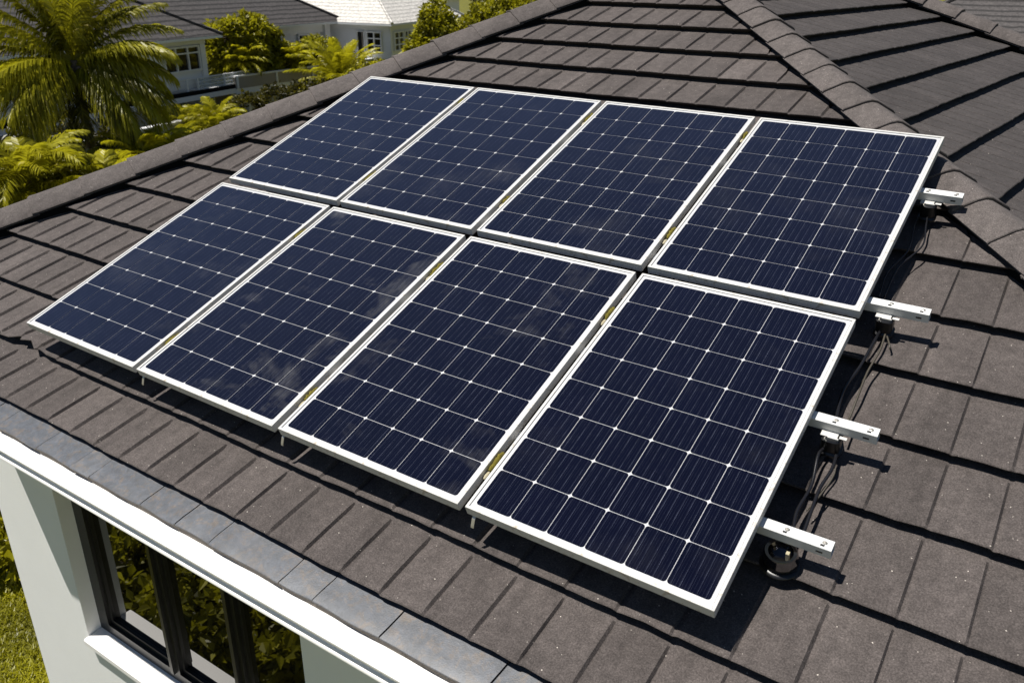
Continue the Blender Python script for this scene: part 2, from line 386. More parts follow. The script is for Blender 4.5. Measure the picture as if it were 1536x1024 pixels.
# walls with a window opening
WX0, WX1, WZ1 = .235, 2.26, -2.014
mb = MB(); yf = -.187; yb = .06
mb.box(-.535, WX0, yf, yb, 0, GZ - .33); mb.box(WX1, 7.0, yf, yb, 0, GZ - .33); mb.box(WX0, WX1, yf, yb, 0, GZ + WZ1); mb.box(WX0, WX1, yf, yb, GZ - .66, GZ - .33)
mb.box(-.535, -.30, yb, 8.2, 0, GZ - .40); mb.box(6.75, 7.0, yb, 8.2, 0, GZ - .40); mb.box(-.535, 7.0, 8.2, 8.45, 0, GZ - .40)
mb.build('wall', M['wall'], house)
# window: black frame, three panes, sill
wf = MB(); g0, g1 = -.100, -.020; zt, zb = GZ - .66, GZ + WZ1
wf.box(WX0, .335, g0, g1, zb, zt)
for a, b in ((.958, 1.045), (1.577, 1.665)):
    wf.box(a, b, g0, g1, zb + .085, zt - .07); wf.box(a + .03, b - .03, g0 - .022, g0, zb + .085, zt - .07)
wf.box(WX1 - .09, WX1, g0, g1, zb, zt)
wf.box(.335, WX1 - .09, g0, g1, zb, zb + .085); wf.box(.335, WX1 - .09, g0, g1, zt - .07, zt)
win = wf.build('window', M['blackwin'], house)
for a, b in ((.335, .958), (1.045, 1.577), (1.665, WX1 - .09)):
    r = MB()
    for q in ((a, a + .022, zb + .085, zt - .07), (b - .022, b, zb + .085, zt - .07)): r.box(q[0], q[1], g0 + .022, g1 - .01, q[2], q[3])
    r.box(a + .022, b - .022, g0 + .022, g1 - .01, zb + .085, zb + .115); r.build('sash', M['blackwin'], win)
    gl = MB(); gl.box(a + .022, b - .022, -.058, -.050, zb + .115, zt - .07); gl.build('pane', M['glass'], win)
s = MB(); prof = [(-.10, zb + .018), (yf - .030, zb + .010), (yf - .036, zb + .002), (yf - .036, zb - .03), (yf - .001, zb - .036), (yf - .001, zb), (-.10, zb + .001)]
s.grid([[(xx, y, z) for y, z in prof] for xx in (WX0 + .002, WX1 - .002)]); s.poly([(WX0 + .002, y, z) for y, z in prof]); s.poly([(WX1 - .002, y, z) for y, z in prof][::-1])
s.build('sill', M['cornice'], win)

# ------------------------------------------------------------------ solar panels
PW, PH, GX, GY, FT = .987, 1.512, .0334, .0549, .042
def panel_meshes():
    fr = MB(); lip = .0125
    def bar(pts_out, pts_in):               # outer edge a->b, inner edge a->b, mitred
        (ax, ay), (bx, by) = pts_out; (cx, cy), (dx, dy) = pts_in
        fr.hexa([(ax, ay, -FT), (bx, by, -FT), (dx, dy, -FT), (cx, cy, -FT), (ax, ay, 0), (bx, by, 0), (dx, dy, 0), (cx, cy, 0)])
    o = [(0, 0), (PW, 0), (PW, PH), (0, PH)]; i = [(lip, lip), (PW - lip, lip), (PW - lip, PH - lip), (lip, PH - lip)]
    for k in range(4): bar((o[k], o[(k + 1) % 4]), (i[k], i[(k + 1) % 4]))
    # small inner step seen as a fine dark line along the frame
    fo = fr.build('panel_frame', M['frame'])
    bv = fo.modifiers.new('edge', 'BEVEL'); bv.width = .0018; bv.segments = 2; bv.limit_method = 'ANGLE'
    bk = MB(); bk.box(lip + .0015, PW - lip - .0015, lip + .0015, PH - lip - .0015, -.012, -.0045)
    bo = bk.build('backing_sheet', M['backing'])
    cb = MB(); mx, my = .027, .030; nx, ny = 6, 8; cw, ch = (PW - 2 * mx) / nx, (PH - 2 * my) / ny; g = .0012; ch0 = .0115; uv = []
    for a in range(nx):
        for b in range(ny):
            x0, x1, y0, y1 = mx + a * cw + g, mx + (a + 1) * cw - g, my + b * ch + g, my + (b + 1) * ch - g
            pts = []
            for (cx, cy, a0) in ((x1 - ch0, y0 + ch0, -90), (x1 - ch0, y1 - ch0, 0), (x0 + ch0, y1 - ch0, 90), (x0 + ch0, y0 + ch0, 180)):
                for q in (0, 30, 60, 90):
                    an = R(a0 + q); pts.append((cx + ch0 * math.cos(an), cy + ch0 * math.sin(an), -.0035))
            cb.poly(pts); uv += [((q[0] - x0) / (x1 - x0), (q[1] - y0) / (y1 - y0)) for q in pts]
    co = cb.build('solar_cells', M['cell']); l = co.data.uv_layers.new(name='UVMap')
    for k, q in enumerate(uv): l.data[k].uv = q
    return fo, bo, co
proto = panel_meshes()
plabels = {
 (0, 0): 'blue-tinted solar panel at the far left end of the upper row, beside the hip cap',
 (1, 0): 'dark blue solar panel second from the left in the upper row farther up the roof',
 (2, 0): 'navy solar panel in the upper row just left of the panel at the right hip',
 (3, 0): 'near black solar panel at the right end of the upper row, reaching the hip',
 (0, 1): 'blue-tinted solar panel at the left end of the lower row by the eave',
 (1, 1): 'solar panel with pale dusty smears in the lower row, second from the left',
 (2, 1): 'lightly dusty navy solar panel in the lower row left of the nearest panel',
 (3, 1): 'largest-looking near black solar panel at the right end of the lower row, nearest the camera'}
dustk = {(1, 1): .85, (2, 1): .40, (3, 1): .10, (0, 1): .22, (0, 0): .15, (1, 0): .25, (2, 0): .15, (3, 0): .12}
first = True
for (c, r), lab in plabels.items():
    x = c * (PW + GX) + random.uniform(-.002, .002); y = (PH + GY if r == 0 else 0) + random.uniform(-.003, .003)
    tilt = Matrix.Rotation(random.uniform(-.0012, .0012), 4, 'Y')
    th = thing('solar_panel', lab, 'solar panel', W(x, y, 0), ROOFM @ tilt, 'solar panels in two rows on the tiled roof')
    for q in proto:
        o = q if first else q.copy()
        if not first: COL.objects.link(o)
        o.parent = th
        if o.name.startswith('solar_cells'): o.color = (dustk[(c, r)], 0, 0, 1)
    first = False

# mounting rails
RY = [2.620, 1.708, .968, .418]; RE = [4.240, 4.300, 4.292, 4.294]
rlab = ['silver mounting rail end beneath the upper right panel, closest to the hip caps',
        'silver mounting rail end poking out where the upper and lower panel rows meet',
        'silver mounting rail sticking out beside the upper half of the nearest panel',
        'silver mounting rail end above the shiny metal ring, lowest and nearest of the rails']
for i, y in enumerate(RY):
    th = thing('mounting_rail', rlab[i], 'rail', W(-.055, y, -.0425), ROOFM, 'mounting rails under the panels')
    L = RE[i] + .055; mb = MB(); hw = .0215; a = .0035
    outl = [(-hw, -.045), (hw, -.045), (hw, -.002), (hw - .003, 0), (-hw + .003, 0), (-hw, -.002)]
    inn = [(-hw + a, -.045 + a), (hw - a, -.045 + a), (hw - a, -a), (hw - a, -a), (-hw + a, -a), (-hw + a, -a)]
    mb.grid([[(0, *q) for q in outl], [(L, *q) for q in outl]], True)
    mb.grid([[(L, *q) for q in outl], [(L, *q) for q in inn], [(L - .12, *q) for q in inn]], True)
    mb.poly([(0, *q) for q in outl])
    mb.build('rail_body', M['rail'], th)
    for hx in (L - .155, L - .028):
        hb = MB(); rows = []
        for rr, zz in ((.0075, .0012), (.0045, .0030), (.0012, .0032)):
            rows.append([(hx + rr * math.cos(q * .785), random.uniform(-.001, .001) + .003 + rr * math.sin(q * .785), zz) for q in range(8)])
        hb.grid([[(p_[0] + (p_[0] - hx) * .3, p_[1], .0003) for p_ in rows[0]]] + rows, True); hb.build('bolt', M['steel'], th)
        hs = MB(); hs.box(hx - .012, hx + .002, -.014, -.006, .0002, .0010); hs.build('slot', M['blackplastic'], th)
    sb = MB(); sb.box(L - .05, L - .028, -hw - .0008, -hw - .0002, -.030, -.022); sb.build('slot', M['blackplastic'], th)

# clamps in the gaps between the panels, grown over with moss
names = ['far left', 'middle', 'right']; seq = {.235: 'low in the lower row', 1.205: 'high in the lower row', 1.87: 'low in the upper row', 2.87: 'high in the upper row'}
wh = ['between the two leftmost panels', 'between the two middle panels', 'between the two rightmost panels']
for c in range(3):
    for y, wy in seq.items():
        yy = y + random.uniform(-.02, .02); ln = random.uniform(.10, .15)
        xg = (c + 1) * PW + c * GX + GX / 2
        th = thing('panel_clamp', 'mossy clamp in the gap %s, %s' % (wh[c], wy), 'clamp', W(xg, yy, -.010), ROOFM, 'mossy clamps in the gaps between panels')
        mb = MB(); mb.box(-.013, .013, -ln / 2, ln / 2, -.028, -.012)
        mb.build('clamp_body', M['steel'], th)
        mo = MB(); rows = []
        for i in range(13):
            s = i / 12; rad = .0115 * (math.sin(math.pi * min(1, .12 + s * .8)) ** .5) * random.uniform(.75, 1.25)
            rows.append([(math.cos(q * .785) * min(.0145, rad), -ln / 2 + .03 + (ln - .03) * s, -.012 + abs(math.sin(q * .785)) * rad * 1.9 * random.uniform(.7, 1.2)) for q in range(9)][:5])
        mo.grid(rows); mo.build('moss', M['moss'], th, True)
        pc = MB(); rows = []
        for i in range(6):
            s = i / 5; rad = .0085 * math.sin(math.pi * (.15 + .7 * s)) * random.uniform(.8, 1.1)
            rows.append([(math.cos(q * .785) * rad, -ln / 2 - .01 + .04 * s, -.010 + math.sin(q * .785) * rad) for q in range(5)])
        pc.grid(rows); pc.build('lichen', M['palecap'], th, True)

# thin metal tabs hanging below the lower frame edge
for k, (x, lab) in enumerate(((1.045, 'small metal tab under the lower edge of the smeared panel'), (2.055, 'small metal tab under the lower left corner of the third lower panel'), (3.095, 'small metal tab hanging under the lower left corner of the nearest panel'))):
    th = thing('hook_tab', lab, 'roof hook', W(x, .0, -.041), ROOFM, 'metal tabs under the lower panel edge')
    mb = MB(); rows = []
    for (y, z) in ((.03, .0), (.004, -.002), (-.006, -.010), (-.022, -.032), (-.026, -.040)):
        rows.append([(-.007, y, z), (.007, y, z), (.007, y + .003, z - .002), (-.007, y + .003, z - .002)])
    mb.grid(rows, True); mb.poly(rows[-1]); mb.build('strap', M['steel'], th)
    hb = MB(); hb.box(-.012, .012, .004, .012, -.006, -.0006); hb.build('bracket', M['steel'], th)

# junction boxes, ring and cables beside the panels
blab = ['black junction box under the topmost rail end near the hip', 'black junction box under the rail end between the two panel rows', 'black junction box under the rail beside the nearest panel']
for i in range(3):
    y = RY[i] - .035
    th = thing('junction_box', blab[i], 'junction box', W(4.135 if i else 4.10, y, -.09), ROOFM, 'junction boxes under the rails')
    mb = MB(); rows = []
    for z, k in ((0, .8), (-.006, 1), (-.05, 1), (-.068, .92), (-.075, 1.15), (-.084, 1.15)):
        rows.append([(.036 * k * (abs(math.cos(a)) ** .5) * math.copysign(1, math.cos(a)), .034 * k * (abs(math.sin(a)) ** .5) * math.copysign(1, math.sin(a)), z) for a in [q * math.pi / 10 + .01 for q in range(20)]])
    mb.grid(rows, True); mb.poly(rows[0]); mb.build('box_body', M['blackplastic'], th, True, 40)
    cl = MB(); cl.box(-.040, .022, -.016, .012, .001, .0055); cl.box(-.012, .028, -.022, -.016, -.004, .008); cl.box(.028, .055, -.010, .004, .001, .004); cl.build('clamp_plate', M['frame'], th)
    st = MB(); st.tube([(-.02, -.022, .006), (-.02, -.030, .002), (-.012, -.032, -.004)], .003, 6); st.build('bolt', M['steel'], th)
th = thing('metal_ring', 'shiny dark metal ring under the lowest rail end', 'ring', W(4.135, .372, -RH + .003), ROOFM)
mb = MB(); rows = []
for r_, z in ((.052, 0), (.058, .016), (.054, .058), (.050, .066), (.040, .064), (.035, .052), (.035, .012)):
    rows.append([(r_ * math.cos(q * math.pi / 16) * 1.08, r_ * math.sin(q * math.pi / 16), z) for q in range(32)])
mb.grid(rows, True); mb.poly(rows[-1])
M['chrome'] = paint('dark_chrome', (.20, .20, .21), .2, None, 10, .12, .02); M['chrome'].node_tree.nodes['Principled BSDF'].inputs['Metallic'].default_value = 1
mb.build('ring_body', M['chrome'], th, True, 50)
pb_ = MB(); pb_.box(.016, .028, .000, .014, .02, .058); pb_.build('lug', M['palecap'], th)
fl = MB(); rows = [[(r_ * math.cos(q * math.pi / 12) * 1.1, r_ * math.sin(q * math.pi / 12) - .008, z) for q in range(24)] for r_, z in ((.064, -.002), (.062, .003), (.05, .005))]
fl.grid(rows, True); fl.poly(rows[-1]); fl.build('seal', M['blackplastic'], th, True)

def spline(pts, n=14):
    P = [Vector(p) for p in pts]; P = [P[0] * 2 - P[1]] + P + [P[-1] * 2 - P[-2]]; out = []
    for i in range(1, len(P) - 2):
        for s in range(n):
            u = s / n; a, b, c, d = P[i - 1:i + 3]
            out.append(.5 * ((2 * b) + (c - a) * u + (2 * a - 5 * b + 4 * c - d) * u * u + (3 * b - a - 3 * c + d) * u ** 3))
    out.append(P[-2]); return out
def cable(pts, rad, material, lab):
    mb = MB(); mb.tube([W(*p) for p in spline(pts)], rad, 8)
    tag(mb.build('cable', material, None, True), lab, 'cable', 'cables beside the panels')
g = -RH + .012
cable([(4.115, .90, -.14), (4.110, .85, g + .03), (4.128, .72, g + .012), (4.122, .58, g + .022), (4.142, .47, g + .03), (4.148, .40, g + .04)], .0066, M['cable'], 'glossy black cable from the box beside the nearest panel, left one of its pair')
cable([(4.165, .90, -.15), (4.172, .82, g + .016), (4.160, .72, g + .012), (4.166, .60, g + .020), (4.172, .50, g + .024), (4.176, .43, g + .04)], .0066, M['cable'], 'glossy black cable running to the lowest rail, right one of its pair')
cable([(4.168, .88, -.15), (4.185, .80, g + .010), (4.168, .68, g + .010), (4.150, .60, g + .016)], .0035, M['cable2'], 'thin weathered brown cable under the box by the nearest panel')
cable([(4.125, 1.64, -.15), (4.120, 1.54, g + .018), (4.110, 1.40, g + .012), (4.092, 1.24, g + .022), (4.110, 1.08, g + .022), (4.135, .98, -.10)], .0066, M['cable'], 'glossy black cable curving down between the second and third rail ends')
cable([(4.150, 1.63, -.15), (4.156, 1.52, g + .012), (4.146, 1.38, g + .010), (4.152, 1.22, g + .02), (4.155, 1.08, g + .016), (4.150, 1.0, -.11)], .0045, M['cable2'], 'weathered brown cable curving down beside the glossy one between rail ends')
cable([(4.160, 1.62, -.15), (4.185, 1.56, g + .02), (4.19, 1.545, g + .012)], .004, M['cable2'], 'short brown cable stub under the box between the panel rows')
cable([(4.075, 2.56, -.15), (4.070, 2.45, g + .02), (4.090, 2.25, g + .016), (4.050, 2.05, g + .022), (4.060, 1.88, g + .022), (4.080, 1.76, -.09)], .0042, M['cable'], 'thin black cable in the shade of the upper right panel')
cable([(4.105, 2.56, -.15), (4.120, 2.46, g + .02), (4.140, 2.30, g + .016), (4.085, 2.10, g + .022), (4.082, 1.90, g + .02), (4.10, 1.76, -.09)], .0042, M['cable'], 'thin black cable along the shade edge of the upper right panel')

# ------------------------------------------------------------------ ground
gm, t, p = mat('lawn'); co = objco(t)
a = noise(t, .6, 6, .6, co); b = noise(t, 14, 5, .7, co)
c = mix(t, a.outputs[0], (.06, .058, .003), (.18, .17, .008)); rr = ramp(t, b.outputs[0], [(.3, .5), (.7, 1.3)]); c = mix(t, 1, c, rr.outputs[0], 'MULTIPLY')
t.links.new(c, p.inputs['Base Color']); p.inputs['Roughness'].default_value = 1; bump(t, p, b.outputs[0], .8, .08)
mb = MB(); n = 40; S = 900
rows = []
for i in range(n + 1):
    yy = ((i / n) * 2 - 1); yy = math.copysign(abs(yy) ** 3, yy) * S
    rows.append([(math.copysign(abs((j / n) * 2 - 1) ** 3, (j / n) * 2 - 1) * S, yy, 0) for j in range(n + 1)])
mb.grid(rows); gr = mb.build('ground', gm); gr['kind'] = 'structure'

# ------------------------------------------------------------------ vegetation
class Leaves:
    def __init__(s): s.v = []; s.f = []; s.t = []
    def strip(s, pts, side, widths, tint, fold=0):
        n = len(s.v); k = len(pts)
        for p_, sd_, w_ in zip(pts, side, widths):
            s.v.append(tuple(p_ - sd_ * w_)); s.v.append(tuple(p_ + sd_ * w_))
        for i in range(k - 1):
            s.f.append((n + 2 * i, n + 2 * i + 1, n + 2 * i + 3, n + 2 * i + 2)); s.t.append(tint)
    def leaf(s, p_, d, nrm, L, w_, tint):
        sd_ = d.cross(nrm); 
        if sd_.length < 1e-4: return
        sd_.normalize(); n = len(s.v)
        droop = Vector((0, 0, -.18 * L))
        s.v += [tuple(p_), tuple(p_ + d * L * .45 + sd_ * w_ * .5 + nrm * w_ * .12), tuple(p_ + d * L + droop), tuple(p_ + d * L * .45 - sd_ * w_ * .5 + nrm * w_ * .12)]
        s.f.append((n, n + 1, n + 2)); s.f.append((n, n + 2, n + 3)); s.t += [tint, tint * .9]
    def build(s, name, material, parent=None):
        me = D.meshes.new(name); me.from_pydata(s.v, [], s.f); me.materials.append(material)
        at = me.attributes.new('tint', 'FLOAT', 'FACE'); at.data.foreach_set('value', s.t)
        o = D.objects.new(name, me); return link(o, parent)
def rv():
    while True:
        v = Vector((random.uniform(-1, 1), random.uniform(-1, 1), random.uniform(-1, 1)))
        if .01 < v.length < 1: return v.normalized()
def frond_mesh(L, el, arch, az, nleaf, leaflen, wide, tint0, hang=.55, twist=0.0):
    """feather frond: arching midrib and two combs of narrow drooping leaflets, in local space"""
    lv = Leaves(); pts = []; n = 16; p_ = Vector((0, 0, 0)); e = el
    for i in range(n + 1):
        pts.append(p_.copy()); d = Vector((math.cos(az) * math.cos(e), math.sin(az) * math.cos(e), math.sin(e)))
        p_ = p_ + d * (L / n); e -= arch / n * (.4 + 1.2 * i / n)
    side0 = Vector((-math.sin(az), math.cos(az), 0))
    for i in range(n):
        w_ = .028 * L / 3 * (1 - i / n) + .006
        lv.strip([pts[i], pts[i + 1]], [side0, side0], [w_, w_ * .9], min(.88, tint0 + .35))
        up = (pts[i + 1] - pts[i]).cross(side0).normalized()
        lv.strip([pts[i], pts[i + 1]], [up, up], [w_, w_ * .9], min(.88, tint0 + .25))
    for k in range(nleaf):
        s = .10 + .90 * k / nleaf; f = s * n; i = min(n - 1, int(f)); b = pts[i].lerp(pts[i + 1], f - i); t_ = (pts[i + 1] - pts[i]).normalized()
        ll = leaflen * (math.sin(math.pi * min(1, .16 + .80 * s)) ** .7) * random.uniform(.85, 1.1)
        upv = t_.cross(side0).normalized(); upv = upv if upv.z > 0 else -upv
        for sg in (-1, 1):
            d = (side0 * sg * (1 - .35 * s) + t_ * (.55 + .5 * s) + upv * (.18 + twist * sg) + rv() * .10).normalized()
            g_ = hang * random.uniform(.7, 1.3); q0 = b; q1 = b + d * ll * .4 + Vector((0, 0, -.05 * g_ * ll)); q2 = b + d * ll * .75 + Vector((0, 0, -.32 * g_ * ll)); q3 = b + d * ll * .95 + Vector((0, 0, -.72 * g_ * ll))
            wn = (upv.cross(d)).normalized(); 
            wn = (t_ * .8 + upv * .35 + rv() * .2).normalized()
            ti = max(0, min(.89, tint0 + random.uniform(-.22, .25) + .15 * s))
            if random.random() < .012: ti = 1
            lv.strip([q0, q1, q2, q3], [wn] * 4, [wide * .5, wide, wide * .75, .002], ti)
    return lv
def trunk_mb(h, r0_, r1_, lean=(0, 0), rings=True):
    mb = MB(); pts = []; rad = []; n = 22
    for i in range(n + 1):
        s = i / n; pts.append((lean[0] * s * s, lean[1] * s * s, h * s)); rad.append((r0_ + (r1_ - r0_) * s ** .6) * (1 + (.05 * (i % 2) if rings else 0)) + (.12 * r0_ * max(0, 1 - s * 8)))
    mb.tube(pts, rad, 10); return mb
def palm(name, lab, cat, loc, h, L, nf, nleaf, leaflen, wide, material, group=None, els=(-.5, 1.2), arch=1.3, r=.16, lean=(0, 0), stems=1, tint=.45, spread=0.15, hang=.55):
    th = thing(name, lab, cat, loc, None, group)
    for st in range(stems):
        ox, oy = (0, 0) if stems == 1 else (random.uniform(-1, 1) * spread, random.uniform(-1, 1) * spread)
        hh = h * random.uniform(.8, 1.05) if stems > 1 else h
        tr = trunk_mb(hh, r, r * .62, lean).build('trunk', M['trunk'], th, True); tr.location = (ox, oy, -.02)
        nn_ = nf // stems
        for k in range(nn_):
            q = (k + .5) / nn_; el = els[0] + (els[1] - els[0]) * (q ** .8) + random.uniform(-.12, .12)
            az = k * 2.39996 + random.uniform(-.25, .25) + st
            fl_ = L * (.72 + .4 * math.sin(math.pi * min(1, .25 + .6 * q))) * random.uniform(.85, 1.08)
            lv = frond_mesh(fl_, el, arch * random.uniform(.8, 1.25), az, nleaf, leaflen, wide, tint * (.55 + .7 * q), hang)
            fo = lv.build('frond', material, th); fo.location = (ox + lean[0], oy + lean[1], hh - .04)
    return th
def leafy(name, lab, cat, loc, blobs, nleaf, L, w_, material, trunk=None, group=None, tint=(.15, .85)):
    """shrub or tree: branch skeleton and leaf clumps set round each blob (x, y, z, rx, ry, rz)"""
    th = thing(name, lab, cat, loc, None, group)
    br = MB(); base = Vector((0, 0, -.05)); lv = Leaves(); tot = sum(b[3] * b[4] + b[5] * b[3] for b in blobs)
    rt = trunk or .04
    fork = Vector((0, 0, min(b[2] for b in blobs) * .6))
    if trunk: br.tube([base, base.lerp(fork, .5) + Vector((.04, .03, 0)), fork], [rt, rt * .8, rt * .65], 8)
    for b in blobs:
        c_ = Vector(b[:3]); st = fork if trunk else Vector((b[0] * .3, b[1] * .3, -.05))
        mid_ = st.lerp(c_, .55) + rv() * .1
        br.tube([st, mid_, c_], [rt * .55, rt * .4, rt * .2], 6)
        k = int(nleaf * (b[3] * b[4] + b[5] * b[3]) / tot); tw = max(4, k // 22)
        for q in range(tw):
            d = rv(); rr_ = random.uniform(.55, 1.0) ** .6
            pc = c_ + Vector((d.x * b[3], d.y * b[4], d.z * b[5])) * rr_
            if q % 4 == 0: br.tube([c_, c_.lerp(pc, .6) + rv() * .04, pc], [rt * .16, rt * .1, rt * .05], 4, caps=False)
            out = (d + Vector((0, 0, .35))).normalized(); tv = random.uniform(*tint)
            for j in range(k // tw):
                dd = (out * .7 + rv() * .9).normalized(); nr = (Vector((0, 0, .8)) + rv() * .7).normalized()
                lv.leaf(pc + rv() * L * .7, dd, nr, L * random.uniform(.6, 1.15), w_ * random.uniform(.7, 1.2), max(0, min(.89, tv + random.uniform(-.18, .18))) if random.random() > .012 else 1)
    br.build('trunk' if trunk else 'stem', M['trunk'], th, True); lv.build('crown' if trunk else 'foliage', material, th)
    return th

th = thing('coconut_palm', 'tall coconut palm with a wide crown of arching yellow-green fronds before the balcony house', 'palm tree', (-18.77, 11.3, 0))
trunk_mb(5.6, .17, .11, (.1, -.1)).build('trunk', M['trunk'], th, True)
RT, TW = Vector((.5, .866, 0)), Vector((.866, -.5, 0))
for k in range(46):
    ph = R(-62 + 304 * ((k * 0.618034) % 1)); dep = random.uniform(-.7, .85) if k % 3 else random.uniform(-.15, .5)
    if math.sin(ph) < -.2: dep = random.uniform(.2, .9)
    d = (RT * math.cos(ph) + Vector((0, 0, 1)) * (math.sin(ph) * .95 + .12) + TW * dep).normalized()
    up_ = max(0, d.z)
    lv = frond_mesh(random.uniform(2.4, 3.05), math.asin(max(-.75, min(.97, d.z + .16))), random.uniform(.75, 1.15) * (.75 + .35 * (1 - up_)), math.atan2(d.y, d.x), 78, .80, .026, random.uniform(.22, .75), random.uniform(.55, 1.0))
    fo = lv.build('frond', M['palm'], th); fo.location = (.1, -.1, 5.55)
for k in range(9):                          # old fronds hanging beside the trunk
    a = -.5 + k * .7 + random.uniform(-.2, .2)
    lv = frond_mesh(random.uniform(2.0, 2.8), random.uniform(-.85, -.4), .7, a, 60, .6, .024, .06, .8); fo = lv.build('frond', M['palm'], th); fo.location = (.1, -.1, 5.4)
nb = MB()
for k in range(5):
    a = k * 1.26; c_ = Vector((.1 + .2 * math.cos(a), -.1 + .2 * math.sin(a), 5.32)); rows = []
    for i in range(6):
        q = math.pi * i / 5; rows.append([c_ + Vector((.12 * math.sin(q) * math.cos(u * math.pi / 4), .12 * math.sin(q) * math.sin(u * math.pi / 4), -.15 * math.cos(q))) for u in range(8)])
    nb.grid(rows, True)
nb.build('coconuts', M['trunk'], th, True)
# smaller palms along the roof's left edge
G1 = 'small palms and plants below the balcony house'
palm('areca_palm', 'bushy areca palm with upright fronds under the tall coconut palm', 'palm', (-17.4, 9.7, 0), 2.7, 1.9, 31, 37, 0.48, 0.031, M['shrub'], G1, (.0, 1.35), 1.1, .07, (0, 0), 2, .45)
palm('areca_palm', 'palm with long drooping fronds at the left edge above the hip', 'palm', (-16.9, 8.36, 0), 3.2, 2.0, 28, 39, 0.57, 0.034, M['palm'], G1, (-.2, 1.2), 1.5, .08, (0, 0), 2, .6)
palm('areca_palm', 'bright yellow-green palm right of the bushy areca palm', 'palm', (-16.1, 9.95, 0), 2.75, 1.5, 28, 37, 0.48, 0.034, M['bright'], G1, (-.1, 1.1), 1.5, .06, (0, 0), 2, .45)
palm('areca_palm', 'yellow-green palm with spread fronds in front of the pale blue low wall', 'palm', (-17.1, 12.1, 0), 2.85, 1.6, 31, 37, 0.48, 0.034, M['bright'], G1, (.1, 1.25), 1.1, .06, (0, 0), 2, .4)
palm('areca_palm', 'dark small palm before the ground floor window of the balcony house', 'palm', (-25.8, 19.9, 0), 1.7, 1.55, 28, 33, 0.48, 0.036, M['palm'], G1, (.1, 1.3), 1.2, .07, (0, 0), 1, .4)
palm('areca_palm', 'palm leaning out over the left end of the hip cap, lowest at the left edge', 'palm', (-16.9, 7.7, 0), 2.52, 1.56, 24, 35, 0.48, 0.034, M['bright'], G1, (-.3, .9), 1.5, .06, (0, 0), 2, .4)
leafy('shrub', 'low yellow-green shrub below the white ground floor wall of the balcony house', 'shrub', (-25.3, 21.0, 0), [(0, 0, .8, .5, .5, .6), (.2, .7, .7, .5, .5, .5), (-.3, -.6, .6, .5, .6, .5)], 1800, .2, .08, M['bright'], None, G1)
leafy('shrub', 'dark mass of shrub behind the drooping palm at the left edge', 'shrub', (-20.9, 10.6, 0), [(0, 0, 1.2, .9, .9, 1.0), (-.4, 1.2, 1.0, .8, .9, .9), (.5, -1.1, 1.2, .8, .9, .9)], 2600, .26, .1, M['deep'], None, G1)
leafy('shrub', 'curly pale-leaved shrub between the left edge palms and the hip cap', 'shrub', (-18.3, 9.6, 0), [(0, 0, 1.3, .7, .7, .9), (.1, 1.0, 1.1, .6, .7, .8)], 2200, .28, .11, M['shrub'], None, G1)
leafy('shrub', 'dark shrub just over the hip cap, right of the curly pale one', 'shrub', (-18.2, 11.9, 0), [(0, 0, .9, .8, .8, .8), (.3, 1.3, .8, .8, .9, .7), (-.2, 2.4, .8, .8, .9, .7)], 2600, .24, .09, M['deep'], None, G1)
leafy('shrub', 'dark undergrowth below the yellow-green palms by the low wall', 'shrub', (-20.2, 14.6, 0), [(0, 0, .7, .7, .9, .6), (-.2, 1.5, .7, .7, .9, .6), (-.5, 3.0, .7, .8, .9, .6)], 2400, .24, .09, M['deep'], None, G1)
# trees round the middle houses
leafy('bushy_tree', 'rounded yellow-green tree standing between the balcony house and the dark roof', 'tree', (-30.5, 26.6, 2.58),
      [(0, -.9, 2.1, .75, 1.0, .8), (.1, .4, 2.35, .75, .9, .75), (.0, 1.2, 2.0, .7, .8, .75), (.1, -1.5, 1.2, .7, .7, .75), (.3, .2, 1.3, .8, .9, .75), (.3, -.4, .75, .8, 1.2, .6), (.2, 1.7, 1.2, .7, .6, .7), (.3, .9, .7, .8, 1.0, .6)], 17000, .30, .13, M['shrub'], .14)
leafy('bushy_tree', 'dark tree with feathery yellow top behind the white parapet', 'tree', (-30.3, 29.4, 2.58),
      [(0, -.9, .9, .7, .8, .5), (.1, .5, 1.0, .7, .9, .6), (.1, 1.7, 1.2, .7, .8, .6), (0, -.1, .45, .8, 1.4, .45)], 9000, .28, .11, M['shrub'], .10, None, (.05, .7))
palm('areca_palm', 'clump of yellow-green plumes on the terrace before the round tree, by the railing', 'palm', (-29.75, 25.7, 2.58), 1.1, 1.3, 24, 30, .45, .04, M['bright'], None, (-.1, 1.3), 1.3, .06, (0, 0), 2, .5, .3)
palm('areca_palm', 'feathery yellow-green palm on the terrace behind the white parapet', 'palm', (-29.8, 28.9, 2.58), 1.0, 1.35, 24, 30, .45, .04, M['bright'], None, (-.1, 1.3), 1.3, .06, (0, 0), 2, .5, .3)
palm('areca_palm', 'yellow-green palm under the balcony, between the dark hedge and the small dark palm', 'palm', (-24.0, 19.6, 0), 2.35, 1.4, 24, 32, .45, .035, M['bright'], None, (-.1, 1.3), 1.2, .06, (0, 0), 2, .4, .3)
palm('fan_palm', 'yellow-green palm with upright plumes before the white parapet', 'palm', (-25.7, 28.2, 0), 2.9, 2.5, 40, 44, .55, .034, M['bright'], None, (-.2, 1.4), 1.0, .12, (0, 0), 2, .5, .3)
leafy('shrub', 'bright yellow-green shrub at the foot of the plumed palm, touching the hip', 'shrub', (-23.9, 28.2, 0), [(0, 0, 3.2, .8, .9, .7), (.1, -1.0, 2.9, .7, .8, .7), (0, .8, 3.3, .6, .7, .5), (0, -.2, 2.0, .9, 1.2, .9)], 7000, .2, .09, M['bright'], None, None)
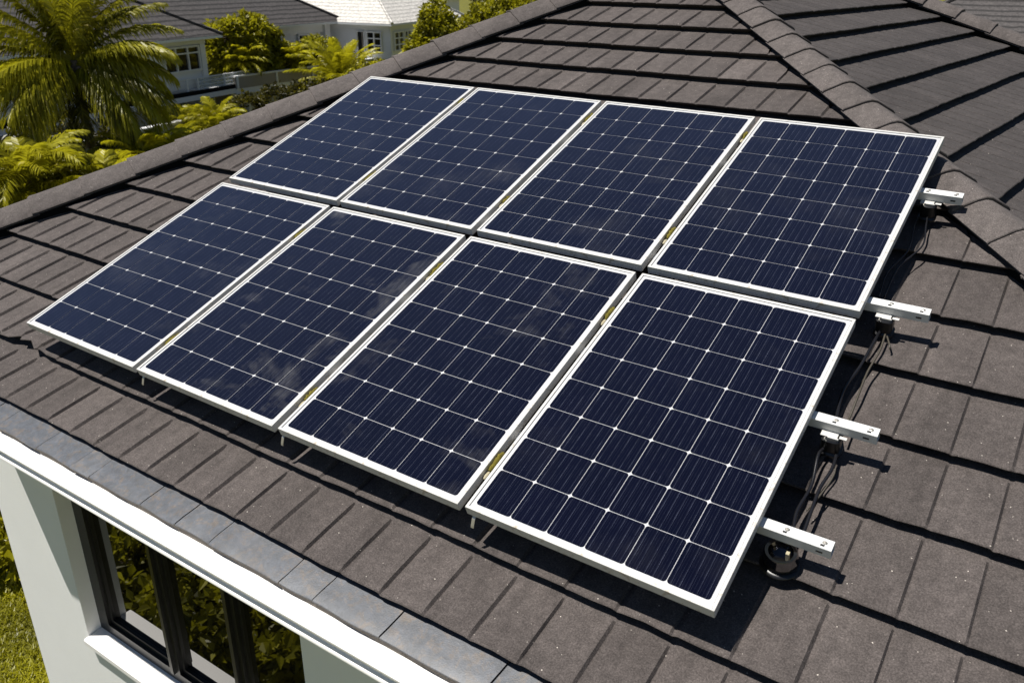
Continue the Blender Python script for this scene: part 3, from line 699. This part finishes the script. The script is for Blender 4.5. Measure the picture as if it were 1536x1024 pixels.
leafy('shrub', 'almost black hedge in the shade beneath the curved terrace', 'hedge', (-25.6, 24.6, 0), [(-.5, -1.8, 1.9, .7, .9, .9), (-.2, -.4, 2.1, .8, 1, .9), (0, 1.0, 2.2, .8, 1, .9), (.2, 2.2, 2.1, .8, .9, .9)], 6000, .24, .1, M['deep'], None, None)
leafy('shrub', 'black-green hedge added behind the coconut palm to stand in for wall shade', 'hedge', (-24.6, 14.0, 0), [(0, -5.2, 1.5, .8, 1.3, 1.3), (.1, -3.4, 1.6, .8, 1.3, 1.4), (0, -1.7, 1.5, .8, 1.2, 1.3), (.1, 0, 1.6, .8, 1.2, 1.3), (0, 1.5, 1.4, .8, 1.1, 1.2)], 9000, .26, .11, M['deep'], None, None)  # added hedge; its dark leaves stand in for the palm's shade on white walls
G2 = 'broad trees beyond the hip right of the pale roof'
leafy('broad_tree', 'leafy green tree right beside the pale-roofed house', 'tree', (-20.3, 28.9, 0), [(0, 0, 5.1, .9, .9, .9), (-.3, -.6, 4.3, .8, .9, .8), (.1, .8, 4.9, .8, .9, .9), (-.1, .2, 5.9, .6, .7, .6), (.1, .1, 3.6, 1, 1.1, .8)], 13000, .26, .12, M['shrub'], .16, G2)
leafy('broad_tree', 'dense green tree in the middle of the tree group beyond the hip', 'tree', (-18.9, 31.2, 0), [(0, -.8, 5.5, 1, 1, .9), (0, .7, 5.9, 1, 1, .9), (.2, 0, 4.7, 1, 1.2, .9), (-.2, 1.7, 5.6, .8, .9, .8), (-.2, -1.7, 5.0, .8, .8, .8)], 14000, .25, .11, M['shrub'], .18, G2, (.05, .75))
leafy('broad_tree', 'bright leafed tree with white blossom dots at the right end of the tree group', 'tree', (-18.0, 33.6, 0), [(0, -.6, 6.0, 1, 1, .8), (0, 1.0, 6.5, 1, 1, .8), (.2, .2, 5.2, 1, 1.2, .8), (-.1, 2.2, 6.4, .9, .9, .8)], 13000, .25, .11, M['bright'], .18, G2, (.1, .8))
leafy('broad_tree', 'tall dark tree rising behind the bright leafed tree group', 'tree', (-21.5, 36.5, 0), [(0, -1.3, 6.6, 1.1, 1.1, 1.0), (0, .6, 6.8, 1.1, 1.2, 1.0), (0, 2.0, 6.4, 1, 1.1, 1.0), (0, .2, 5.4, 1.2, 1.6, 1)], 9000, .32, .14, M['deep'], .2, G2)
leafy('broad_tree', 'yellowish tree showing above the ridge of the balcony house', 'tree', (-43.5, 29.5, 0), [(0, -.8, 5.0, 1, 1.1, .7), (0, .8, 5.0, 1, 1.1, .7), (0, 0, 4.0, 1.2, 1.6, .9)], 3600, .34, .16, M['bright'], .2, None)

# plants and rocks on the lawn in front (they also show in the window)
G3 = 'garden plants in front of the house wall'
spots = [(-6.9, 3.1), (-8.0, 2.2), (-1.9, -3.4), (-2.9, -2.5), (-3.3, -4.0), (-4.6, -2.7), (-5.5, -3.8), (-2.3, -4.8), (-6.8, -2.9), (-4.3, -5.3)]
gl = ['broad-leaved plant at the corner of the lawn nearest the white wall', 'broad-leaved plant at the picture edge behind the one by the wall',
      'leafy plant opposite the right pane of the window', 'leafy plant opposite the middle mullion, near the wall', 'leafy plant behind the rock pair in the front garden', 'leafy plant opposite the left pane of the window',
      'tall leafy plant farther out in the front garden', 'leafy plant at the near end of the front garden', 'leafy plant at the far end of the front garden', 'leafy plant deepest in the front garden']
for k, ((x, y), lb) in enumerate(zip(spots, gl)):
    if k < 2: leafy('broadleaf_plant', lb, 'plant', (x, y, 0), [(0, 0, .75, .8, .8, .6), (.7, -.2, .6, .6, .6, .5), (-.6, .4, .7, .6, .6, .5), (.2, -.7, .5, .6, .5, .45)], 2600, .24, .11, M['bright'], None, G3)
    else: leafy('broadleaf_plant', lb, 'plant', (x, y, 0), [(0, 0, .8, .7, .7, .7), (.6, .3, .6, .5, .5, .5), (-.5, -.4, .6, .5, .5, .5), (.1, .6, .7, .5, .5, .5)], 2600, .22, .11, M['shrub' if k % 2 else 'bright'], None, G3, (.0, .9))
for k, (x, y, s_) in enumerate([(-2.6, -3.3, .55), (-4.0, -3.3, .5), (-5.2, -4.7, .6)]):
    mb = MB(); rows = []
    for i in range(9):
        th_ = math.pi * i / 8
        rows.append([(s_ * 1.2 * math.sin(th_) * math.cos(q * math.pi / 8) * (1 + .12 * math.sin(q * 2.1 + i + k)), s_ * math.sin(th_) * math.sin(q * math.pi / 8) * (1 + .1 * math.sin(q * 1.3 + i * 2)), s_ * .75 * math.cos(th_) + s_ * .35) for q in range(16)])
    mb.grid(rows, True); o = mb.build('rock', M['rock'], None, True, 50); o.location = (x, y, 0)
    tag(o, ['rounded grey rock opposite the middle pane of the window', 'rounded grey rock opposite the left pane of the window', 'largest grey rock, deep in the front garden'][k], 'rock', 'rocks in the front garden')
lv = Leaves()
for k in range(52000):
    x = random.uniform(-9.6, -3.4); y = random.uniform(-.2, 4.4)
    if min(x + 9.6, -3.4 - x + .6, y + .2 + 1.0, 4.4 - y) < random.random() * 1.1: continue
    c_ = .5 + .5 * math.sin(x * 2.1 + 1.7 * math.sin(y * 1.9)) * math.sin(y * 2.3 + x)
    h_ = random.uniform(.04, .10) * (.6 + .8 * c_); a_ = random.uniform(0, 6.283); ln = Vector((math.cos(a_), math.sin(a_), 0)) * h_ * random.uniform(.3, 1.2)
    p_ = Vector((x, y, 0)); sd_ = Vector((-math.sin(a_), math.cos(a_), 0))
    lv.strip([p_, p_ + ln * .4 + Vector((0, 0, h_ * .7)), p_ + ln + Vector((0, 0, h_))], [sd_] * 3, [.007, .006, .001], max(0, min(1, .2 + .6 * c_ + random.uniform(-.25, .25))))
o = lv.build('grass', M['grass']); o['kind'] = 'stuff'

# ------------------------------------------------------------------ neighbouring houses
def frame(K, a):
    a = Vector((*a, 0)).normalized(); b = Vector((-a.y, a.x, 0))
    return Vector((K[0], K[1], 0)), Matrix(((a.x, b.x, 0, 0), (a.y, b.y, 0, 0), (0, 0, 1, 0), (0, 0, 0, 1)))
def far_window(parent, x0, x1, z0, z1, y, cols, rows=(), fr=.06, curtain=False, axis='x', split=None):
    def f(a, b, c):
        return (a, b, c) if axis == 'x' else (-b, a, c)
    mb = MB(); mb.box(x0, x0 + fr, y - .08, y + .04, z0, z1, f); mb.box(x1 - fr, x1, y - .08, y + .04, z0, z1, f); mb.box(x0 + fr, x1 - fr, y - .08, y + .04, z0, z0 + fr, f); mb.box(x0 + fr, x1 - fr, y - .08, y + .04, z1 - fr, z1, f)
    for k in range(1, cols):
        xx = x0 + (x1 - x0) * k / cols; mb.box(xx - fr / 2, xx + fr / 2, y - .07, y + .03, z0 + fr, z1 - fr, f)
    for q in rows:
        zz = z0 + (z1 - z0) * q; mb.box(x0 + fr, x1 - fr, y - .065, y + .025, zz - fr * .4, zz + fr * .4, f)
    wo = mb.build('window', M['white2'], parent)
    g_ = MB(); g_.box(x0 + fr * .5, x1 - fr * .5, y - .060, y - .045, z0 + fr * .5, z1 - fr * .5, f); g_.build('pane', M['glass2'], wo)
    if curtain:
        cu = MB(); cu.box(x0 + fr, x0 + (x1 - x0) * .42, y - .043, y - .038, z0 + fr, z1 - fr, f); cu.build('curtain', M['curtain'], wo)
    return wo
def hip_roof(parent, x0, x1, y0, y1, z, rise, run, material, thick=.12):
    mb = MB(); a = [(x0, y0, z), (x1, y0, z), (x1, y1, z), (x0, y1, z)]
    if (x1 - x0) > (y1 - y0): b = [(x0 + run, (y0 + y1) / 2, z + rise), (x1 - run, (y0 + y1) / 2, z + rise)]; F = [(a[0], a[1], b[1], b[0]), (a[2], a[3], b[0], b[1]), (a[3], a[0], b[0]), (a[1], a[2], b[1])]
    else: b = [((x0 + x1) / 2, y0 + run, z + rise), ((x0 + x1) / 2, y1 - run, z + rise)]; F = [(a[0], a[1], b[0]), (a[1], a[2], b[1], b[0]), (a[2], a[3], b[1]), (a[3], a[0], b[0], b[1])]
    for f in F: mb.poly(f)
    o = mb.build('roof', material, parent)
    hc = MB()
    for p_, q in ((0, 0), (1, 1 if (x1 - x0) > (y1 - y0) else 0), (2, 1), (3, 0 if (x1 - x0) > (y1 - y0) else 1)):
        hc.tube([Vector(a[p_]) + Vector((0, 0, .02)), Vector(b[q]) + Vector((0, 0, .02))], .09, 6)
    hc.tube([Vector(b[0]) + Vector((0, 0, .02)), Vector(b[1]) + Vector((0, 0, .02))], .09, 6); hc.build('ridge_cap', material, o)
    e = MB()
    for s in (((x0, x1, y0, y0 + .1)), ((x0, x1, y1 - .1, y1)), ((x0, x0 + .1, y0 + .1, y1 - .1)), ((x1 - .1, x1, y0 + .1, y1 - .1))): e.box(s[0], s[1], s[2], s[3], z - thick, z - .015)
    e.build('fascia', M['white2'], o)
    so_ = MB(); so_.box(x0 + .1, x1 - .1, y0 + .1, y1 - .1, z - thick + .02, z - thick + .05); so_.build('soffit', M['white2'], o)
    return o
# balcony house (left)
K, Mx = frame((-29.0, 22.96), (.17, -.985))
hA = thing('house', 'two-storey white house with railed balcony, at the left behind the coconut palm', 'house', K, Mx)
mb = MB(); mb.box(-.12, 12, -8, 0, 2.85, 4.98); mb.box(-.25, .05, .0, .12, 2.85, 4.98); mb.box(-.25, 12, .12, .16, 4.72, 4.90)
mb.box(-2.85, 12, -8, -1.2, 0, 2.40); mb.box(-2.85, .0, -1.2, .02, 0, 1.12); mb.box(-.15, .12, -1.2, .05, 1.12, 2.40); mb.box(-2.95, -2.8, -.3, 0.02, 1.12, 2.40); mb.box(.12, 12, -1.2, -.1, 0, 1.2)
mb.build('wall', M['white2'], hA)
mb = MB(); mb.box(-3.45, 12, -8.1, .35, 2.40, 2.62); mb.build('balcony_slab', M['white2'], hA)
mb = MB(); mb.box(-3.35, 12, .30, .345, 2.625, 2.80); mb.build('slab_edge', M['dark'], hA)
hip_roof(hA, -.75, 13, -9, .75, 5.06, 2.9, 5.2, M['roofA'])
far_window(hA, .10, 2.22, 3.60, 4.66, .08, 3, (.72,), .07)
far_window(hA, 3.6, 5.6, 3.40, 4.66, .08, 3, (.72,), .07); far_window(hA, 7.2, 9.6, 3.2, 4.66, .08, 3, (.72,), .07)
far_window(hA, .3, 2.3, 1.25, 2.38, -.9, 3, (.7,), .07, True); far_window(hA, -2.7, -.25, 1.14, 2.38, -.9, 2, (), .06, True)
far_window(hA, 6.2, 9.5, .9, 2.3, -.02, 3, (), .07)
rl = MB()
for z in (3.30, 3.13, 2.98, 2.84): rl.tube([(-3.4, .22, z), (4.2, .22, z)], .025 if z > 3.2 else .012, 6)
for x in (-3.4, -1.1, .6, 1.25, 2.4, 4.2): rl.box(x - .035, x + .035, .18, .26, 2.62, 3.32)
for k in range(34): rl.tube([(1.3 + k * .085, .22, 2.66), (1.3 + k * .085, .22, 3.28)], .010, 4)
rl.tube([(-3.4, .22, 3.30), (-3.4, -4.0, 3.30)], .03, 6); rl.box(-3.50, -3.36, -.02, .26, 2.62, 3.36)
ro = rl.build('balcony_railing', M['white2'], hA)
gp = MB(); gp.box(-3.36, -1.14, .21, .22, 2.68, 3.27); gp.box(-1.06, .56, .21, .22, 2.68, 3.27); gp.build('glass_panel', M['balglass'], ro)
# low wall and carport roof below
K2, Mx2 = frame((-25.6, 17.6), (.17, -.985))
lw = thing('garden_wall', 'pale blue-grey low garden wall with a white coping behind the palms', 'wall', K2, Mx2)
mb = MB(); mb.box(-2.2, 8, -.2, 0, 0, 2.05); mb.build('wall_body', paint('pale_blue_wall', (.34, .36, .40), .1, None, 1, .9, .05), lw)
mb = MB(); mb.box(-2.25, 8, -.25, .05, 2.05, 2.15); mb.build('coping', M['white2'], lw)
# middle house
K, Mx = frame((-32.0, 34.5), (.05, -.99))
hB = thing('house', 'white house under a long dark tiled roof, behind the bushy tree in the middle', 'house', K, Mx)
mb = MB(); mb.box(.35, 14, -8, -.55, 2.6, 4.95); mb.box(.35, .75, -.55, -.15, 2.6, 4.95); mb.box(.35, 14, -.55, -.35, 4.45, 4.95); mb.box(1.5, 14, -8, .0, 0, 2.4); mb.build('wall', M['white2'], hB)
mb = MB(); mb.box(-.2, 10, -.3, 2.6, 2.38, 2.58); mb.build('terrace_slab', M['white2'], hB)
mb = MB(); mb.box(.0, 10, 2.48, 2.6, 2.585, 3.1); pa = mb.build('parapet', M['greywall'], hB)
mb = MB(); mb.box(-.05, 10.05, 2.44, 2.64, 3.1, 3.17); mb.box(-.05, 10.05, 2.44, 2.64, 2.34, 2.378)
for x in (.1, 2.4, 4.9, 7.4, 9.9): mb.box(x - .05, x + .05, 2.602, 2.65, 2.59, 3.1)
mb.build('coping', M['white2'], hB)
hip_roof(hB, -.25, 15.5, -9, .45, 5.02, 2.9, 5.0, M['roofA'])
far_window(hB, .95, 2.6, 3.3, 4.42, -.46, 2, (.6,), .08); far_window(hB, 4.0, 6.2, 3.2, 4.42, -.46, 3, (.6,), .08)
# pale-roofed house
K, Mx = frame((-28.6, 35.2), (-.98, -.19))
hC = thing('house', 'white corner house with a pale grey hip roof and small-paned windows', 'house', K, Mx)
mb = MB(); mb.box(0, 9, -7, 0, 0, 4.92); mb.box(-.06, .06, -.1, .06, 0, 4.9); mb.box(0, 9, .0, .06, 4.60, 4.86); mb.build('wall', M['white2'], hC)
hip_roof(hC, -.45, 9.5, -8.5, .5, 5.0, 2.6, 4.5, M['roofC'])
far_window(hC, .52, 1.5, 3.45, 4.54, .08, 2, (.33, .66), .07); far_window(hC, 1.62, 2.15, 3.0, 4.54, .07, 1, (), .05, True)
far_window(hC, -1.35, -.28, 3.5, 4.54, .08, 2, (.33, .66), .07, False, 'y'); far_window(hC, -2.2, -1.45, 3.3, 4.54, .08, 2, (.33, .66), .06, True, 'y')
# house beyond the far verge, top right
K, Mx = frame((8.5, 40.0), (-.985, -.17))
hD = thing('house', 'distant dark-roofed house showing at the top right corner beyond the far verge', 'house', K, Mx)
mb = MB(); mb.box(0, 14, -9, 0, 0, 3.9); mb.build('wall', M['white2'], hD); hip_roof(hD, -1, 15, -10, 1, 4.0, 2.9, 5.5, M['roofA'])
far_window(hD, 3, 5, 1.2, 2.6, .08, 2, (.6,), .07)
leafy('broad_tree', 'yellow-green tree above the distant roof at the top right corner', 'tree', (2.4, 55, 0), [(0, 0, 5.6, 1.6, 1.6, 1.0), (1.9, 0, 5.4, 1.5, 1.5, .9), (-1.8, .5, 5.2, 1.4, 1.4, .9), (.3, 0, 4.2, 2, 2, 1)], 4200, .4, .18, M['bright'], .22)
K, Mx = frame((-40.5, 55.5), (.75, -.66))
hE = thing('house', 'far pale building glimpsed above the tree group at the top edge', 'house', K, Mx)
mb = MB(); mb.box(-5, 5, -6, 0, 0, 5.6); mb.build('wall', M['white2'], hE); hip_roof(hE, -5.5, 5.5, -6.5, .5, 5.7, 1.6, 3, M['roofC']); far_window(hE, -3, -1, 3, 4.5, .08, 2, (.5,), .08)
K, Mx = frame((-47, 33.0), (.45, -.89))
hF = thing('house', 'far grey-roofed building peeking over the roof valley at the top left', 'house', K, Mx)
mb = MB(); mb.box(-4.5, 4.5, -6, 0, 0, 4.2); mb.build('wall', M['white2'], hF); hip_roof(hF, -5, 5, -6.5, .5, 4.3, 2.2, 3, M['roofA']); far_window(hF, -1, 1, 2.2, 3.6, .08, 2, (.5,), .08)
bpy.context.view_layer.update()
